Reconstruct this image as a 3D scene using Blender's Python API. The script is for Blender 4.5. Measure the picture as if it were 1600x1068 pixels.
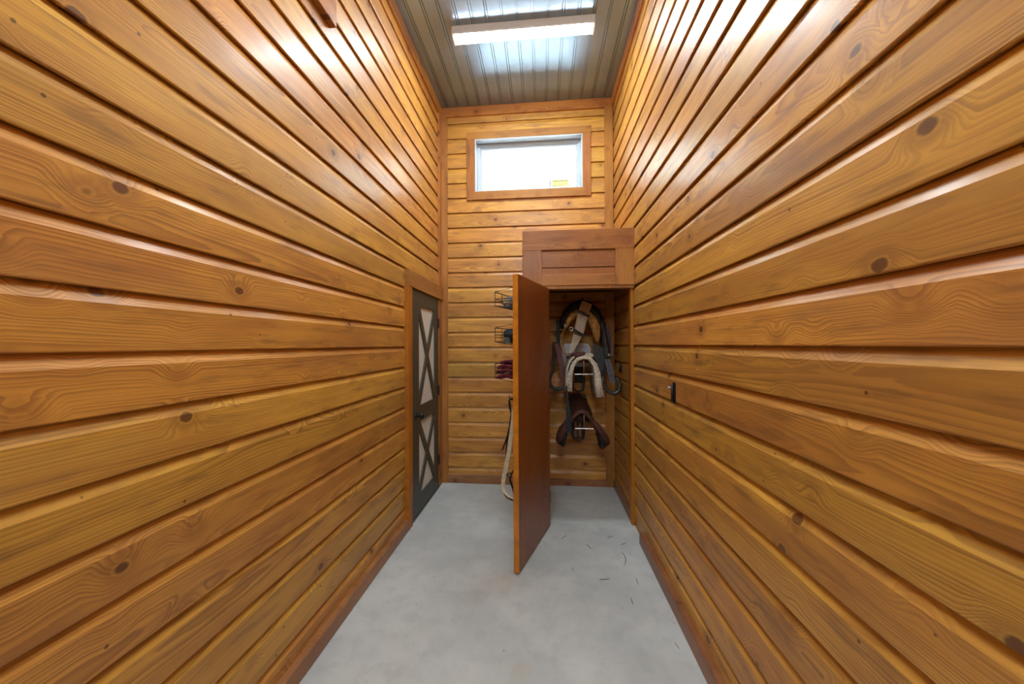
import bpy, math, random
from mathutils import Vector, Matrix
random.seed(7)
for o in list(bpy.data.objects): bpy.data.objects.remove(o)
S = bpy.context.scene
COL = S.collection

# ------------------------------------------------------------------ camera
H = 1.54
YAW, PIT, ROL, FPX = 0.0877, 0.0067, -0.0042, 547.25
fw = Vector((-math.sin(YAW)*math.cos(PIT), math.cos(YAW)*math.cos(PIT), math.sin(PIT)))
rt = Vector((math.cos(YAW), math.sin(YAW), 0)); up = rt.cross(fw)
r2 = rt*math.cos(ROL)+up*math.sin(ROL); u2 = -rt*math.sin(ROL)+up*math.cos(ROL)
cd = bpy.data.cameras.new('camera'); cam = bpy.data.objects.new('camera', cd); COL.objects.link(cam)
cd.sensor_width = 36; cd.sensor_fit = 'HORIZONTAL'; cd.lens = FPX/1600*36; cd.clip_start = 0.02
cam.matrix_world = Matrix(((r2.x, u2.x, -fw.x, 0), (r2.y, u2.y, -fw.y, 0), (r2.z, u2.z, -fw.z, H), (0, 0, 0, 1)))
S.camera = cam

# ------------------------------------------------------------------ world, exposure, lamp strengths
w = bpy.data.worlds.new('sky'); S.world = w; w.use_nodes = True
w.node_tree.nodes['Background'].inputs[0].default_value = (0.80, 0.91, 1.0, 1)
w.node_tree.nodes['Background'].inputs[1].default_value = 24.0
LAMP = 96.0                       # emission of the ceiling fixtures' lenses
LAMPCOL = (0.86, 0.95, 1.0)
S.view_settings.view_transform = 'Standard'; S.view_settings.look = 'None'
S.view_settings.gamma = 1; S.view_settings.use_curve_mapping = False
S.view_settings.exposure = 0.33
S.cycles.max_bounces = 7; S.cycles.diffuse_bounces = 4; S.cycles.glossy_bounces = 3; S.cycles.transmission_bounces = 3

# ------------------------------------------------------------------ dimensions (metres)
XL, XR = -1.1456, 0.7688          # faces of the boards on the side walls
YB, YF = 3.86, -2.6               # back wall face, wall behind the camera
ZC = 4.20                         # ceiling
SP, ZL, ZR = 0.1664, 1.5248, 1.5317
SPB, ZB = 0.1675, 1.68
TH = 0.026                        # board thickness
YC = 3.02                         # closet front face

# ------------------------------------------------------------------ materials
class NT:
    def __init__(s, name):
        s.m = bpy.data.materials.new(name); s.m.use_nodes = True
        s.t = s.m.node_tree; s.b = s.t.nodes['Principled BSDF']; s.out = s.t.nodes['Material Output']
    def n(s, typ, **kw):
        x = s.t.nodes.new(typ)
        for k, v in kw.items(): setattr(x, k, v)
        return x
    def l(s, a, b): s.t.links.new(a, b)
    def val(s, inp, v):
        if hasattr(v, 'links'): s.l(v, inp)
        else: inp.default_value = v
    def math(s, op, a, b=0.0, c=0.0, clamp=False):
        x = s.n('ShaderNodeMath', operation=op, use_clamp=clamp)
        s.val(x.inputs[0], a); s.val(x.inputs[1], b); s.val(x.inputs[2], c); return x.outputs[0]
    def mix(s, f, a, b, blend='MIX'):
        x = s.n('ShaderNodeMix', data_type='RGBA', blend_type=blend)
        s.val(x.inputs[0], f)
        for i, v in ((6, a), (7, b)):
            if hasattr(v, 'links'): s.l(v, x.inputs[i])
            else: x.inputs[i].default_value = (*v[:3], 1)
        return x.outputs[2]
    def vec(s, x, y, z):
        c = s.n('ShaderNodeCombineXYZ')
        for i, v in enumerate((x, y, z)): s.val(c.inputs[i], v)
        return c.outputs[0]
    def noise(s, v, scale=1.0, detail=2.0, rough=.5):
        x = s.n('ShaderNodeTexNoise'); s.l(v, x.inputs['Vector'])
        x.inputs['Scale'].default_value = scale; x.inputs['Detail'].default_value = detail; x.inputs['Roughness'].default_value = rough
        return x.outputs[0]
    def mrange(s, v, a, b, c=0.0, d=1.0, smooth=True):
        x = s.n('ShaderNodeMapRange', interpolation_type='SMOOTHSTEP' if smooth else 'LINEAR')
        s.l(v, x.inputs[0])
        for i, k in enumerate((a, b, c, d)): s.val(x.inputs[1+i], k)
        return x.outputs[0]
    def obj(s):
        tc = s.n('ShaderNodeTexCoord'); sp = s.n('ShaderNodeSeparateXYZ'); s.l(tc.outputs['Object'], sp.inputs[0]); return tc.outputs['Object'], sp.outputs
    def rnd(s): return s.n('ShaderNodeObjectInfo').outputs['Random']
    def bump(s, h, strength, dist):
        x = s.n('ShaderNodeBump'); x.inputs['Strength'].default_value = strength; x.inputs['Distance'].default_value = dist
        s.l(h, x.inputs['Height']); s.l(x.outputs[0], s.b.inputs['Normal'])

def wood(name, light, mid, dark, knot=(0.075, 0.028, 0.013), rough=.42, knots=1.0, ring=.58, spacing=.0085, spec=.40, grey=.6, coat=.2):
    """plain-sawn softwood: growth rings cut by the board's face, bent round knots; local x runs along the board"""
    k = NT(name); P, (x, y, z) = k.obj(); r = k.rnd()
    rx = k.math('MULTIPLY', r, 61.7); ry = k.math('FRACT', k.math('MULTIPLY', r, 17.31)); rz = k.math('FRACT', k.math('MULTIPLY', r, 91.7))
    xo = k.math('ADD', x, rx); seed = k.math('MULTIPLY', r, 133.0)
    # knots
    vo = k.n('ShaderNodeTexVoronoi', voronoi_dimensions='3D'); vo.inputs['Scale'].default_value = 5.4
    wob = k.noise(k.vec(k.math('MULTIPLY', xo, 30), k.math('MULTIPLY', y, 40), seed), 1, 2)
    k.l(k.vec(k.math('MULTIPLY', xo, .8), k.math('ADD', y, k.math('MULTIPLY', wob, .012)), seed), vo.inputs['Vector'])
    kd = vo.outputs['Distance']
    near = k.mrange(kd, 0.05, 0.42, 1, 0)
    # rings
    w1 = k.noise(k.vec(k.math('MULTIPLY', xo, .9), k.math('MULTIPLY', y, 2.0), seed), 1, 2)
    w2 = k.noise(k.vec(k.math('MULTIPLY', xo, .55), seed, rz), 1, 1)
    w3 = k.noise(k.vec(k.math('MULTIPLY', xo, 7), k.math('MULTIPLY', y, 60), seed), 1, 3)
    yy = k.math('ADD', k.math('SUBTRACT', y, k.math('MULTIPLY_ADD', ry, .26, -.05)), k.math('MULTIPLY_ADD', w1, .10, -.05))
    zz = k.math('MULTIPLY_ADD', w2, .22, -.055)
    rad = k.math('SQRT', k.math('ADD', k.math('MULTIPLY', yy, yy), k.math('MULTIPLY', zz, zz)))
    rad = k.math('ADD', rad, k.math('MULTIPLY', near, .045))
    rad = k.math('ADD', rad, k.math('MULTIPLY', w3, .006))
    ph = k.math('FRACT', k.math('ADD', k.math('DIVIDE', rad, spacing), k.math('MULTIPLY', k.noise(k.vec(k.math('MULTIPLY', rad, 45), k.math('MULTIPLY', xo, .3), seed), 1, 2), 2.2)))
    strength = k.mrange(k.noise(k.vec(k.math('MULTIPLY', xo, .8), k.math('MULTIPLY', rad, 38), k.math('ADD', seed, 77)), 1, 2), .32, .66, .35, 1.25)
    ringf = k.mrange(ph, 0.15, 0.95, 0, 1)
    ringf = k.math('MULTIPLY', k.math('MULTIPLY', ringf, k.mrange(ph, .93, 1.0, 1, 0)), strength)
    fine = k.noise(k.vec(k.math('MULTIPLY', xo, 9), k.math('MULTIPLY', y, 420), seed), 1, 2)
    blot = k.noise(k.vec(k.math('MULTIPLY', xo, 1.6), k.math('MULTIPLY', y, 7), k.math('ADD', seed, 9)), 1, 3, .6)
    c = k.mix(k.mrange(blot, .36, .68), light, mid)
    c = k.mix(k.math('MULTIPLY', ringf, ring), c, dark)
    c = k.mix(k.mrange(fine, .5, .8, 0, .35), c, dark)
    g2 = k.noise(k.vec(k.math('MULTIPLY', xo, 3.1), k.math('MULTIPLY', y, 19), k.math('ADD', seed, 31)), 1, 3, .6)
    c = k.mix(k.mrange(g2, .52, .74, 0, grey), c, (dark[0]*.75, dark[1]*.85, dark[2]*1.2))
    cl = k.noise(k.vec(k.math('MULTIPLY', xo, 1.1), k.math('MULTIPLY', y, 4.5), k.math('ADD', seed, 55)), 1, 3, .6)
    c = k.mix(k.mrange(cl, .50, .72, 0, .45), c, (mid[0]*.68, mid[1]*.72, mid[2]*1.25))
    # knots: halo, core, centre
    if knots > 0:
        c = k.mix(k.mrange(kd, .12, .30, .45*knots, 0), c, dark)
        c = k.mix(k.mrange(kd, .105, .135, .3*knots, 0), c, light)
        c = k.mix(k.mrange(kd, .075, .11, .8*knots, 0), c, knot)
        c = k.mix(k.mrange(kd, .03, .085, .8*knots, 0), c, (knot[0]*2.3, knot[1]*2.1, knot[2]*1.8))
        v2 = k.n('ShaderNodeTexVoronoi', voronoi_dimensions='3D'); v2.inputs['Scale'].default_value = 9.0
        k.l(k.vec(xo, y, k.math('ADD', seed, 50)), v2.inputs['Vector'])
        c = k.mix(k.mrange(v2.outputs['Distance'], .035, .06, .8*knots, 0), c, knot)
    # board-to-board tone
    hsv = k.n('ShaderNodeHueSaturation'); k.l(c, hsv.inputs['Color'])
    k.l(k.math('MULTIPLY_ADD', rz, .22, .89), hsv.inputs['Value']); k.l(k.math('MULTIPLY_ADD', ry, .014, .494), hsv.inputs['Hue'])
    k.l(hsv.outputs[0], k.b.inputs['Base Color'])
    k.l(k.math('MULTIPLY_ADD', fine, .16, rough-.06), k.b.inputs['Roughness'])
    k.b.inputs['Specular IOR Level'].default_value = spec
    k.b.inputs['Coat Weight'].default_value = coat; k.b.inputs['Coat Roughness'].default_value = .2; k.b.inputs['Coat IOR'].default_value = 1.45
    k.bump(fine, .2, .0012)
    return k.m

def plain(name, col, rough=.5, metal=0.0, spec=.5, vary=.15, scale=40, bump=0.0):
    k = NT(name); P, (x, y, z) = k.obj(); nz = k.noise(P, scale, 3)
    k.l(k.mix(k.mrange(nz, .3, .7), tuple(c*(1-vary) for c in col), tuple(min(1, c*(1+vary)) for c in col)), k.b.inputs['Base Color'])
    k.b.inputs['Roughness'].default_value = rough; k.b.inputs['Metallic'].default_value = metal; k.b.inputs['Specular IOR Level'].default_value = spec
    if bump: k.bump(nz, bump, .002)
    return k.m

def emit(name, col, s):
    k = NT(name); k.b.inputs['Base Color'].default_value = (.9, .9, .9, 1)
    k.b.inputs['Emission Color'].default_value = (*col, 1); k.b.inputs['Emission Strength'].default_value = s
    return k.m

def concrete():
    k = NT('concrete'); P, (x, y, z) = k.obj()
    a = k.noise(P, 1.7, 5, .6); b = k.noise(P, 9, 5, .65); f = k.noise(P, 90, 2)
    c = k.mix(k.mrange(a, .35, .65), (.44, .465, .46), (.56, .58, .565))
    c = k.mix(k.mrange(b, .45, .75, 0, .5), c, (.37, .385, .375))
    c = k.mix(k.mrange(f, .62, .8, 0, .25), c, (.30, .30, .28))
    st = k.noise(k.vec(x, y, 5.0), 23, 2)
    c = k.mix(k.mrange(st, .70, .76, 0, .5), c, (.24, .24, .21))
    yb = k.noise(k.vec(x, y, 15.0), 5, 3); c = k.mix(k.mrange(yb, .62, .78, 0, .35), c, (.48, .43, .32))
    k.l(c, k.b.inputs['Base Color']); k.b.inputs['Roughness'].default_value = .5; k.bump(f, .12, .001)
    k.b.inputs['Specular IOR Level'].default_value = .35
    return k.m

def glass():
    k = NT('window_glass'); t = k.n('ShaderNodeBsdfTransparent'); g = k.n('ShaderNodeBsdfGlossy'); g.inputs['Roughness'].default_value = .02
    fr = k.n('ShaderNodeFresnel'); fr.inputs[0].default_value = 1.45; mx = k.n('ShaderNodeMixShader')
    t.inputs[0].default_value = (.95, .975, .97, 1)
    k.l(fr.outputs[0], mx.inputs[0]); k.l(t.outputs[0], mx.inputs[1]); k.l(g.outputs[0], mx.inputs[2]); k.l(mx.outputs[0], k.out.inputs[0])
    return k.m

def plywood():
    k = NT('door_plywood'); P, (x, y, z) = k.obj()
    a = k.noise(k.vec(k.math('MULTIPLY', x, 70), k.math('MULTIPLY', y, 3), z), 1, 4, .65)
    b = k.noise(k.vec(k.math('MULTIPLY', x, 260), k.math('MULTIPLY', y, 14), z), 1, 2)
    d = k.noise(k.vec(k.math('MULTIPLY', x, 5), k.math('MULTIPLY', y, 1.5), 3.0), 1, 3)
    c = k.mix(k.mrange(a, .3, .7), (.25, .072, .015), (.14, .038, .011))
    c = k.mix(k.mrange(b, .42, .70, 0, .7), c, (.40, .145, .032))
    c = k.mix(k.mrange(d, .45, .75, 0, .5), c, (.10, .030, .012))
    k.l(c, k.b.inputs['Base Color']); k.b.inputs['Roughness'].default_value = .36; k.bump(b, .15, .001)
    return k.m

def webbing(name, a, b, sc):
    k = NT(name); P, (x, y, z) = k.obj()
    n = k.math('SINE', k.math('MULTIPLY', x, sc)); n2 = k.noise(P, 120, 2)
    c = k.mix(k.mrange(n, -.6, .8), a, b); c = k.mix(k.mrange(n2, .45, .7, 0, .4), c, tuple(v*.6 for v in a))
    k.l(c, k.b.inputs['Base Color']); k.b.inputs['Roughness'].default_value = .85; k.bump(n, .4, .003)
    return k.m

M = {}
M['board'] = wood('pine_siding', (.69, .348, .058), (.52, .234, .047), (.26, .102, .027))
M['trim'] = wood('stained_trim', (.50, .21, .046), (.38, .145, .036), (.23, .078, .022), ring=.45, grey=.3, spec=.25, coat=.1)
M['trimred'] = wood('red_stained_trim', (.44, .188, .046), (.35, .136, .036), (.22, .078, .022), ring=.4, spec=.2, coat=.1)
M['bracket'] = wood('orange_post', (.50, .17, .018), (.40, .125, .014), (.22, .062, .009), knots=0, ring=.3, spec=.25, coat=.1)
M['base'] = wood('brown_base', (.38, .165, .062), (.29, .120, .048), (.18, .068, .026), ring=.4)
M['backing'] = plain('dark_wood_backing', (.10, .035, .012), .7)
M['ply'] = plywood()
M['dooredge'] = plain('door_edge_lipping', (.52, .185, .012), .35, scale=12, vary=.2)
M['concrete'] = concrete()
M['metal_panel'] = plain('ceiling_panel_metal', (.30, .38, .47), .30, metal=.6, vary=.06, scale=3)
M['white_metal'] = plain('fixture_housing', (.75, .75, .78), .4, vary=.03)
M['lens'] = emit('lamp_lens', LAMPCOL, LAMP)
M['vinyl'] = plain('white_vinyl', (.52, .60, .67), .35, vary=.03)
M['glass'] = glass()
M['soffit'] = plain('white_soffit', (.85, .85, .84), .5, vary=.02)
M['yellow'] = plain('yellow_label', (.70, .66, .25), .6, vary=.3, scale=160)
M['inkdark'] = plain('label_ink', (.05, .05, .05), .6)
M['green'] = plain('dark_green_paint', (.055, .055, .040), .45, vary=.1)
M['beige'] = plain('beige_panel_paint', (.76, .73, .65), .55, vary=.06)
M['black'] = plain('black_iron', (.018, .018, .020), .42, metal=.3)
M['chrome'] = plain('worn_chrome', (.62, .60, .58), .25, metal=1.0)
M['darkiron'] = plain('dark_stirrup_iron', (.075, .070, .068), .4, metal=.6)
M['steel'] = plain('dull_steel', (.30, .30, .31), .35, metal=.9)
M['blackleather'] = plain('black_leather', (.018, .015, .015), .45, bump=.2, spec=.25)
M['brownleather'] = plain('brown_leather', (.105, .038, .026), .32, bump=.15, spec=.25)
M['darkbrown'] = plain('dark_brown_leather', (.035, .014, .010), .3, bump=.15, spec=.25)
M['purple'] = plain('oxblood_leather', (.12, .045, .042), .5, bump=.2, spec=.25)
M['gold'] = plain('golden_suede', (.48, .235, .055), .8, vary=.35, scale=30, bump=.3)
M['tan'] = plain('tan_leather', (.34, .15, .06), .55, vary=.2)
M['billet'] = plain('worn_billet_leather', (.16, .075, .042), .5, vary=.2)
M['fleece'] = plain('cream_fleece', (.68, .60, .47), .95, vary=.3, scale=90, bump=.8)
M['whitepad'] = plain('pale_grey_pad', (.88, .90, .93), .9, vary=.12, scale=60, bump=.4)
M['greyleather'] = plain('grey_green_fender', (.045, .047, .044), .6, vary=.2, spec=.25)
M['slate'] = plain('slate_strap', (.11, .11, .135), .5, vary=.2, spec=.25)
M['navy'] = plain('navy_strap', (.010, .018, .026), .7)
M['girth'] = webbing('string_girth', (.52, .42, .30), (.74, .64, .50), 500)
M['cream'] = plain('cream_webbing', (.62, .52, .36), .85, vary=.15)
M['burgundy'] = plain('burgundy_fleece', (.13, .012, .030), .95, vary=.35, scale=60, bump=.4)
M['bristle'] = plain('dark_bristle', (.10, .098, .085), .8, vary=.6, scale=80, bump=.5)
M['bluegrey'] = plain('blue_grey_plastic', (.16, .18, .21), .45, vary=.4)
M['brushwood'] = plain('pale_handle', (.45, .36, .22), .5)
M['hay'] = plain('dry_hay', (.20, .155, .085), .9)
M['haydark'] = plain('dark_wisp', (.05, .045, .035), .9)
M['ground'] = plain('pale_ground', (.50, .50, .47), .9, scale=.5)

# ------------------------------------------------------------------ mesh helpers
class MB:
    def __init__(s): s.v = []; s.f = []
    def box(s, a, b):
        n = len(s.v); x0, y0, z0 = a; x1, y1, z1 = b
        s.v += [(x0, y0, z0), (x1, y0, z0), (x1, y1, z0), (x0, y1, z0), (x0, y0, z1), (x1, y0, z1), (x1, y1, z1), (x0, y1, z1)]
        s.f += [[n+i for i in q] for q in ((0, 3, 2, 1), (4, 5, 6, 7), (0, 1, 5, 4), (1, 2, 6, 5), (2, 3, 7, 6), (3, 0, 4, 7))]
        return s
    def prism(s, pts, f0, f1):
        """closed polygon pts mapped by f0 / f1 to its two ends"""
        n = len(s.v); k = len(pts)
        s.v += [tuple(f0(p)) for p in pts] + [tuple(f1(p)) for p in pts]
        s.f += [[n+i, n+(i+1) % k, n+k+(i+1) % k, n+k+i] for i in range(k)]
        s.f += [[n+i for i in reversed(range(k))], [n+k+i for i in range(k)]]
        return s
    def loft(s, rings, closed=False, caps=True):
        n = len(s.v); k = len(rings[0]); m = len(rings)
        for r in rings: s.v += [tuple(p) for p in r]
        for i in range(m if closed else m-1):
            a, b = n+i*k, n+((i+1) % m)*k
            s.f += [[a+j, a+(j+1) % k, b+(j+1) % k, b+j] for j in range(k)]
        if caps and not closed:
            s.f += [[n+j for j in reversed(range(k))], [n+(m-1)*k+j for j in range(k)]]
        return s
    def tube(s, path, rad, k=8, closed=False, flat=None, side=None):
        """round tube, or (flat=thickness, side=vector) a strap of width 2*rad along side"""
        P = [Vector(p) for p in path]; rings = []; m = len(P); prev = None
        for i in range(m):
            a = P[(i-1) % m] if (closed or i > 0) else P[i]; b = P[(i+1) % m] if (closed or i < m-1) else P[i]
            t = (b-a).normalized(); rr = rad[i] if isinstance(rad, (list, tuple)) else rad
            if side is not None:
                sd = Vector(side[i] if isinstance(side, list) else side); u = (sd-t*sd.dot(t)).normalized()
            elif prev is None:
                h = Vector((0, 0, 1)) if abs(t.z) < .9 else Vector((0, 1, 0)); u = t.cross(h).normalized()
            else: u = (prev-t*prev.dot(t)).normalized()
            prev = u; q = t.cross(u)
            if flat: rings.append([P[i]+u*rr*sx+q*flat*.5*sz for sx, sz in ((-1, -1), (1, -1), (1, 1), (-1, 1))])
            else: rings.append([P[i]+u*rr*math.cos(2*math.pi*j/k)+q*rr*math.sin(2*math.pi*j/k) for j in range(k)])
        return s.loft(rings, closed)
    def ell(s, c, r, nu=12, nv=8):
        n = len(s.v); c = Vector(c)
        for i in range(1, nv):
            a = math.pi*i/nv
            for j in range(nu):
                b = 2*math.pi*j/nu; s.v.append((c.x+r[0]*math.sin(a)*math.cos(b), c.y+r[1]*math.sin(a)*math.sin(b), c.z+r[2]*math.cos(a)))
        t = len(s.v); s.v += [(c.x, c.y, c.z+r[2]), (c.x, c.y, c.z-r[2])]
        for i in range(nv-2):
            for j in range(nu): s.f.append([n+i*nu+j, n+(i+1)*nu+j, n+(i+1)*nu+(j+1) % nu, n+i*nu+(j+1) % nu])
        for j in range(nu):
            s.f.append([t, n+j, n+(j+1) % nu]); s.f.append([t+1, n+(nv-2)*nu+(j+1) % nu, n+(nv-2)*nu+j])
        return s
    def mesh(s, name, mat, smooth=False):
        me = bpy.data.meshes.new(name); me.from_pydata(s.v, [], s.f)
        import bmesh
        bm = bmesh.new(); bm.from_mesh(me); bmesh.ops.recalc_face_normals(bm, faces=bm.faces); bm.to_mesh(me); bm.free()
        me.materials.append(M[mat] if isinstance(mat, str) else mat)
        if smooth: me.polygons.foreach_set('use_smooth', [True]*len(me.polygons))
        return me
    def build(s, name, mat, parent=None, smooth=False, mw=None):
        return link(name, s.mesh(name, mat, smooth), parent, mw)

def link(name, me, parent=None, mw=None):
    o = bpy.data.objects.new(name, me); COL.objects.link(o)
    if parent is not None: o.parent = parent
    if mw is not None: o.matrix_basis = mw if parent is None else (wm(parent).inverted() @ mw)
    return o
def wm(o): return o.matrix_basis if o.parent is None else wm(o.parent) @ o.matrix_basis
def empty(name, loc=(0, 0, 0), mw=None):
    o = bpy.data.objects.new(name, None); COL.objects.link(o); o.empty_display_size = .05
    o.matrix_basis = mw if mw is not None else Matrix.Translation(loc); return o
def tag(o, label, cat=None, group=None, kind=None):
    o['label'] = label
    if cat: o['category'] = cat
    if group: o['group'] = group
    if kind: o['kind'] = kind
    return o
def frame(origin, x, n):
    x = Vector(x).normalized(); n = Vector(n).normalized(); y = n.cross(x)
    return Matrix(((x.x, y.x, n.x, origin[0]), (x.y, y.y, n.y, origin[1]), (x.z, y.z, n.z, origin[2]), (0, 0, 0, 1)))
I4 = Matrix.Identity(4)
def world_part(mb, name, mat, parent, smooth=False):
    """shape given in world coordinates, parented to a thing whose origin is elsewhere"""
    inv = wm(parent).inverted(); mb.v = [tuple(inv @ Vector(p)) for p in mb.v]
    return mb.build(name, mat, parent, smooth)
def wpart2(mb, name, mat, root, parent, smooth=False):
    inv = wm(parent).inverted(); mb.v = [tuple(inv @ Vector(p)) for p in mb.v]
    return mb.build(name, mat, parent, smooth)

# siding board, cross-section (height, proud); a concave bevel along the top, a sharp lip below
def siding_profile(s):
    p = [(0, 0), (.004, .004), (.004, .016), (0, .018), (0, TH-.003), (.0012, TH-.001), (.004, TH)]
    b = .039
    for i in range(7):
        t = i/6; p.append((s-b+b*t, .009+(TH-.009)*(1-t)**1.15))
    p.append((s+.003, .004)); p.append((s+.003, 0))
    return p
def clip(pts, y0, y1):
    for lim, sgn in ((y0, 1), (y1, -1)):
        out = []
        for i, a in enumerate(pts):
            b = pts[(i+1) % len(pts)]; ia = (a[0]-lim)*sgn >= -1e-9; ib = (b[0]-lim)*sgn >= -1e-9
            if ia: out.append(a)
            if ia != ib:
                t = (lim-a[0])/(b[0]-a[0]); out.append((lim, a[1]+t*(b[1]-a[1])))
        pts = out
    return pts
CACHE = {}
def board(parent, mw, L, s, y0=0.0, y1=None, mat='board'):
    """one length of siding, local x along, y up, z proud of the wall"""
    y1 = s if y1 is None else y1
    key = (round(L, 4), round(s, 4), round(y0, 4), round(y1, 4), mat)
    if key not in CACHE:
        pts = clip(siding_profile(s), y0, y1)
        CACHE[key] = MB().prism(pts, lambda p: (0, p[0], p[1]), lambda p: (L, p[0], p[1])).mesh('siding_board', mat)
    return link('siding_board', CACHE[key], parent, mw)
def plank(name, parent, mw, L, wd, th, mat, ch=.003):
    """plain trim plank with eased edges, local x along, y across, z proud"""
    pts = [(0, 0), (0, th-ch), (ch, th), (wd-ch, th), (wd, th-ch), (wd, 0)]
    return MB().prism(pts, lambda p: (0, p[0], p[1]), lambda p: (L, p[0], p[1])).build(name, mat, parent, mw=mw)
def struct(o, label): o['kind'] = 'structure'; o['label'] = label; return o

# ------------------------------------------------------------------ floor, ground
fl = MB().box((XL-.05, YF, -.12), (XR+.05, YB+.1, 0)).build('floor', 'concrete'); struct(fl, 'pale grey concrete floor slab with faint stains')
MB().box((-.10, 3.03, -.05), (XR, YB, .006)).build('closet_slab', 'concrete', fl)
MB().box((-40, YB+.30, -.35), (40, 60, -.20)).build('ground_outside', 'ground')
MB().box((-40, -60, -.35), (40, YF-.14, -.20)).build('ground_behind', 'ground')
for n in ('ground_outside', 'ground_behind'): struct(bpy.data.objects[n], 'pale bare ground outside the building')

# ------------------------------------------------------------------ side walls
BK = .12
wl = MB().box((XL-TH-BK, YF, 0), (XL-TH, YB+.12, ZC)).build('wall_left', 'backing'); struct(wl, 'left wall of amber stained pine siding boards')
DY0, DY1 = 2.83, 3.84      # left door surround
k = -9
while True:
    zb = ZL+k*SP
    if zb > ZC-.05: break
    y0 = max(0.0, -zb); y1 = min(SP, ZC-zb); mw = frame((XL-TH, YF, zb), (0, 1, 0), (1, 0, 0))
    if zb+SP <= 2.10 or (zb < 2.10):
        if zb+y1 <= 2.16: board(wl, mw, DY0+.01-YF, SP, y0, y1)
        else:   # the row the door head cuts into
            board(wl, mw, DY0+.01-YF, SP, y0, y1)
            board(wl, frame((XL-TH, DY0+.01, zb), (0, 1, 0), (1, 0, 0)), YB-DY0-.01, SP, 2.12-zb, y1)
    else: board(wl, mw, YB-YF, SP, y0, y1)
    k += 1
wr = MB().box((XR+TH, YF, 0), (XR+TH+BK, YB+.12, ZC)).build('wall_right', 'backing'); struct(wr, 'right wall of amber stained pine siding boards')
k = -10
while True:
    zb = ZR+k*SP
    if zb > ZC-.05: break
    y0 = max(0.0, -zb); y1 = min(SP, ZC-zb)
    board(wr, frame((XR+TH, YB, zb), (0, -1, 0), (-1, 0, 0)), YB-YF, SP, y0, y1)
    k += 1

# ------------------------------------------------------------------ back wall with the high window
WX0, WX1, WZ0, WZ1 = -.745, .440, 3.242, 3.828      # opening
wb = MB().box((XL-TH, YB+TH, 0), (WX0, YB+TH+BK, ZC)).box((WX1, YB+TH, 0), (XR+TH, YB+TH+BK, ZC)).box((WX0, YB+TH, 0), (WX1, YB+TH+BK, WZ0)).box((WX0, YB+TH, WZ1), (WX1, YB+TH+BK, ZC)).build('wall_back', 'backing')
struct(wb, 'end wall of amber pine siding boards around the high window')
k = -11
def bb(x0, x1, zb, y0, y1): board(wb, frame((x0, YB+TH, zb), (1, 0, 0), (0, -1, 0)), x1-x0, SPB, y0, y1)
while True:
    zb = ZB+k*SPB
    if zb > ZC-.03: break
    y0 = max(0.0, -zb); y1 = min(SPB, ZC-zb)
    if zb+y1 <= WZ0 or zb >= WZ1: bb(XL, XR, zb, y0, y1)
    else:
        bb(XL, WX0, zb, y0, y1); bb(WX1, XR, zb, y0, y1)
        if zb < WZ0: bb(WX0, WX1, zb, y0, WZ0-zb)
        if zb+SPB > WZ1: bb(WX0, WX1, zb, WZ1-zb, y1)
    k += 1

# wall behind the camera
RX0, RX1, RZ0, RZ1 = -.80, .42, 3.36, 3.88
wf = MB().box((XL-TH, YF-.14, 0), (RX0, YF-TH, ZC)).box((RX1, YF-.14, 0), (XR+TH, YF-TH, ZC)).box((RX0, YF-.14, 0), (RX1, YF-TH, RZ0)).box((RX0, YF-.14, RZ1), (RX1, YF-TH, ZC)).build('wall_front', 'backing')
struct(wf, 'pine boarded wall behind the viewer around an added high window')
k = 0
def fb(x0, x1, zb, y0, y1): board(wf, frame((x1, YF-TH, zb), (-1, 0, 0), (0, 1, 0)), x1-x0, SP, y0, y1)
while k*SP < ZC-.02:
    zb = k*SP; y1 = min(SP, ZC-zb)
    if zb+y1 <= RZ0 or zb >= RZ1: fb(XL, XR, zb, 0, y1)
    else:
        fb(XL, RX0, zb, 0, y1); fb(RX1, XR, zb, 0, y1)
        if zb < RZ0: fb(RX0, RX1, zb, 0, RZ0-zb)
        if zb+SP > RZ1: fb(RX0, RX1, zb, RZ1-zb, y1)
    k += 1

# ------------------------------------------------------------------ ceiling of ribbed metal panels
PITCH = .123
ce = MB().box((XL-TH, YF-.1, ZC+.02), (XR+TH, YB+.1, ZC+.10)).build('ceiling', 'backing'); struct(ce, 'ribbed grey metal ceiling')
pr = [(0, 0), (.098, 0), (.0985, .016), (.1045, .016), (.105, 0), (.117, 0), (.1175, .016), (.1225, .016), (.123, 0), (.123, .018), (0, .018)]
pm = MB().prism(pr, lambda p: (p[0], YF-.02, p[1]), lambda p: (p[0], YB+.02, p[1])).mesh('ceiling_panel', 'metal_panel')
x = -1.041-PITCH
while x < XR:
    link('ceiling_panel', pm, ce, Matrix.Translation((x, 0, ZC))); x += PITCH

# ------------------------------------------------------------------ trim
tn = [0]
def trim(o, label):
    tn[0] += 1; o.name = 'trim_%d' % tn[0]; struct(o, label); return o
CT = .105
trim(plank('t', None, frame((XL, YF, ZC-CT), (0, 1, 0), (1, 0, 0)), YB-YF, CT, .022, 'trim'), 'stained wood trim where left wall meets ceiling')
trim(plank('t', None, frame((XR, YB, ZC-CT), (0, -1, 0), (-1, 0, 0)), YB-YF, CT, .022, 'trim'), 'stained wood trim where right wall meets ceiling')
trim(plank('t', None, frame((XL+.022, YB, ZC-CT), (1, 0, 0), (0, -1, 0)), XR-XL-.044, CT, .022, 'trim'), 'stained wood trim where end wall meets ceiling')
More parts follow.
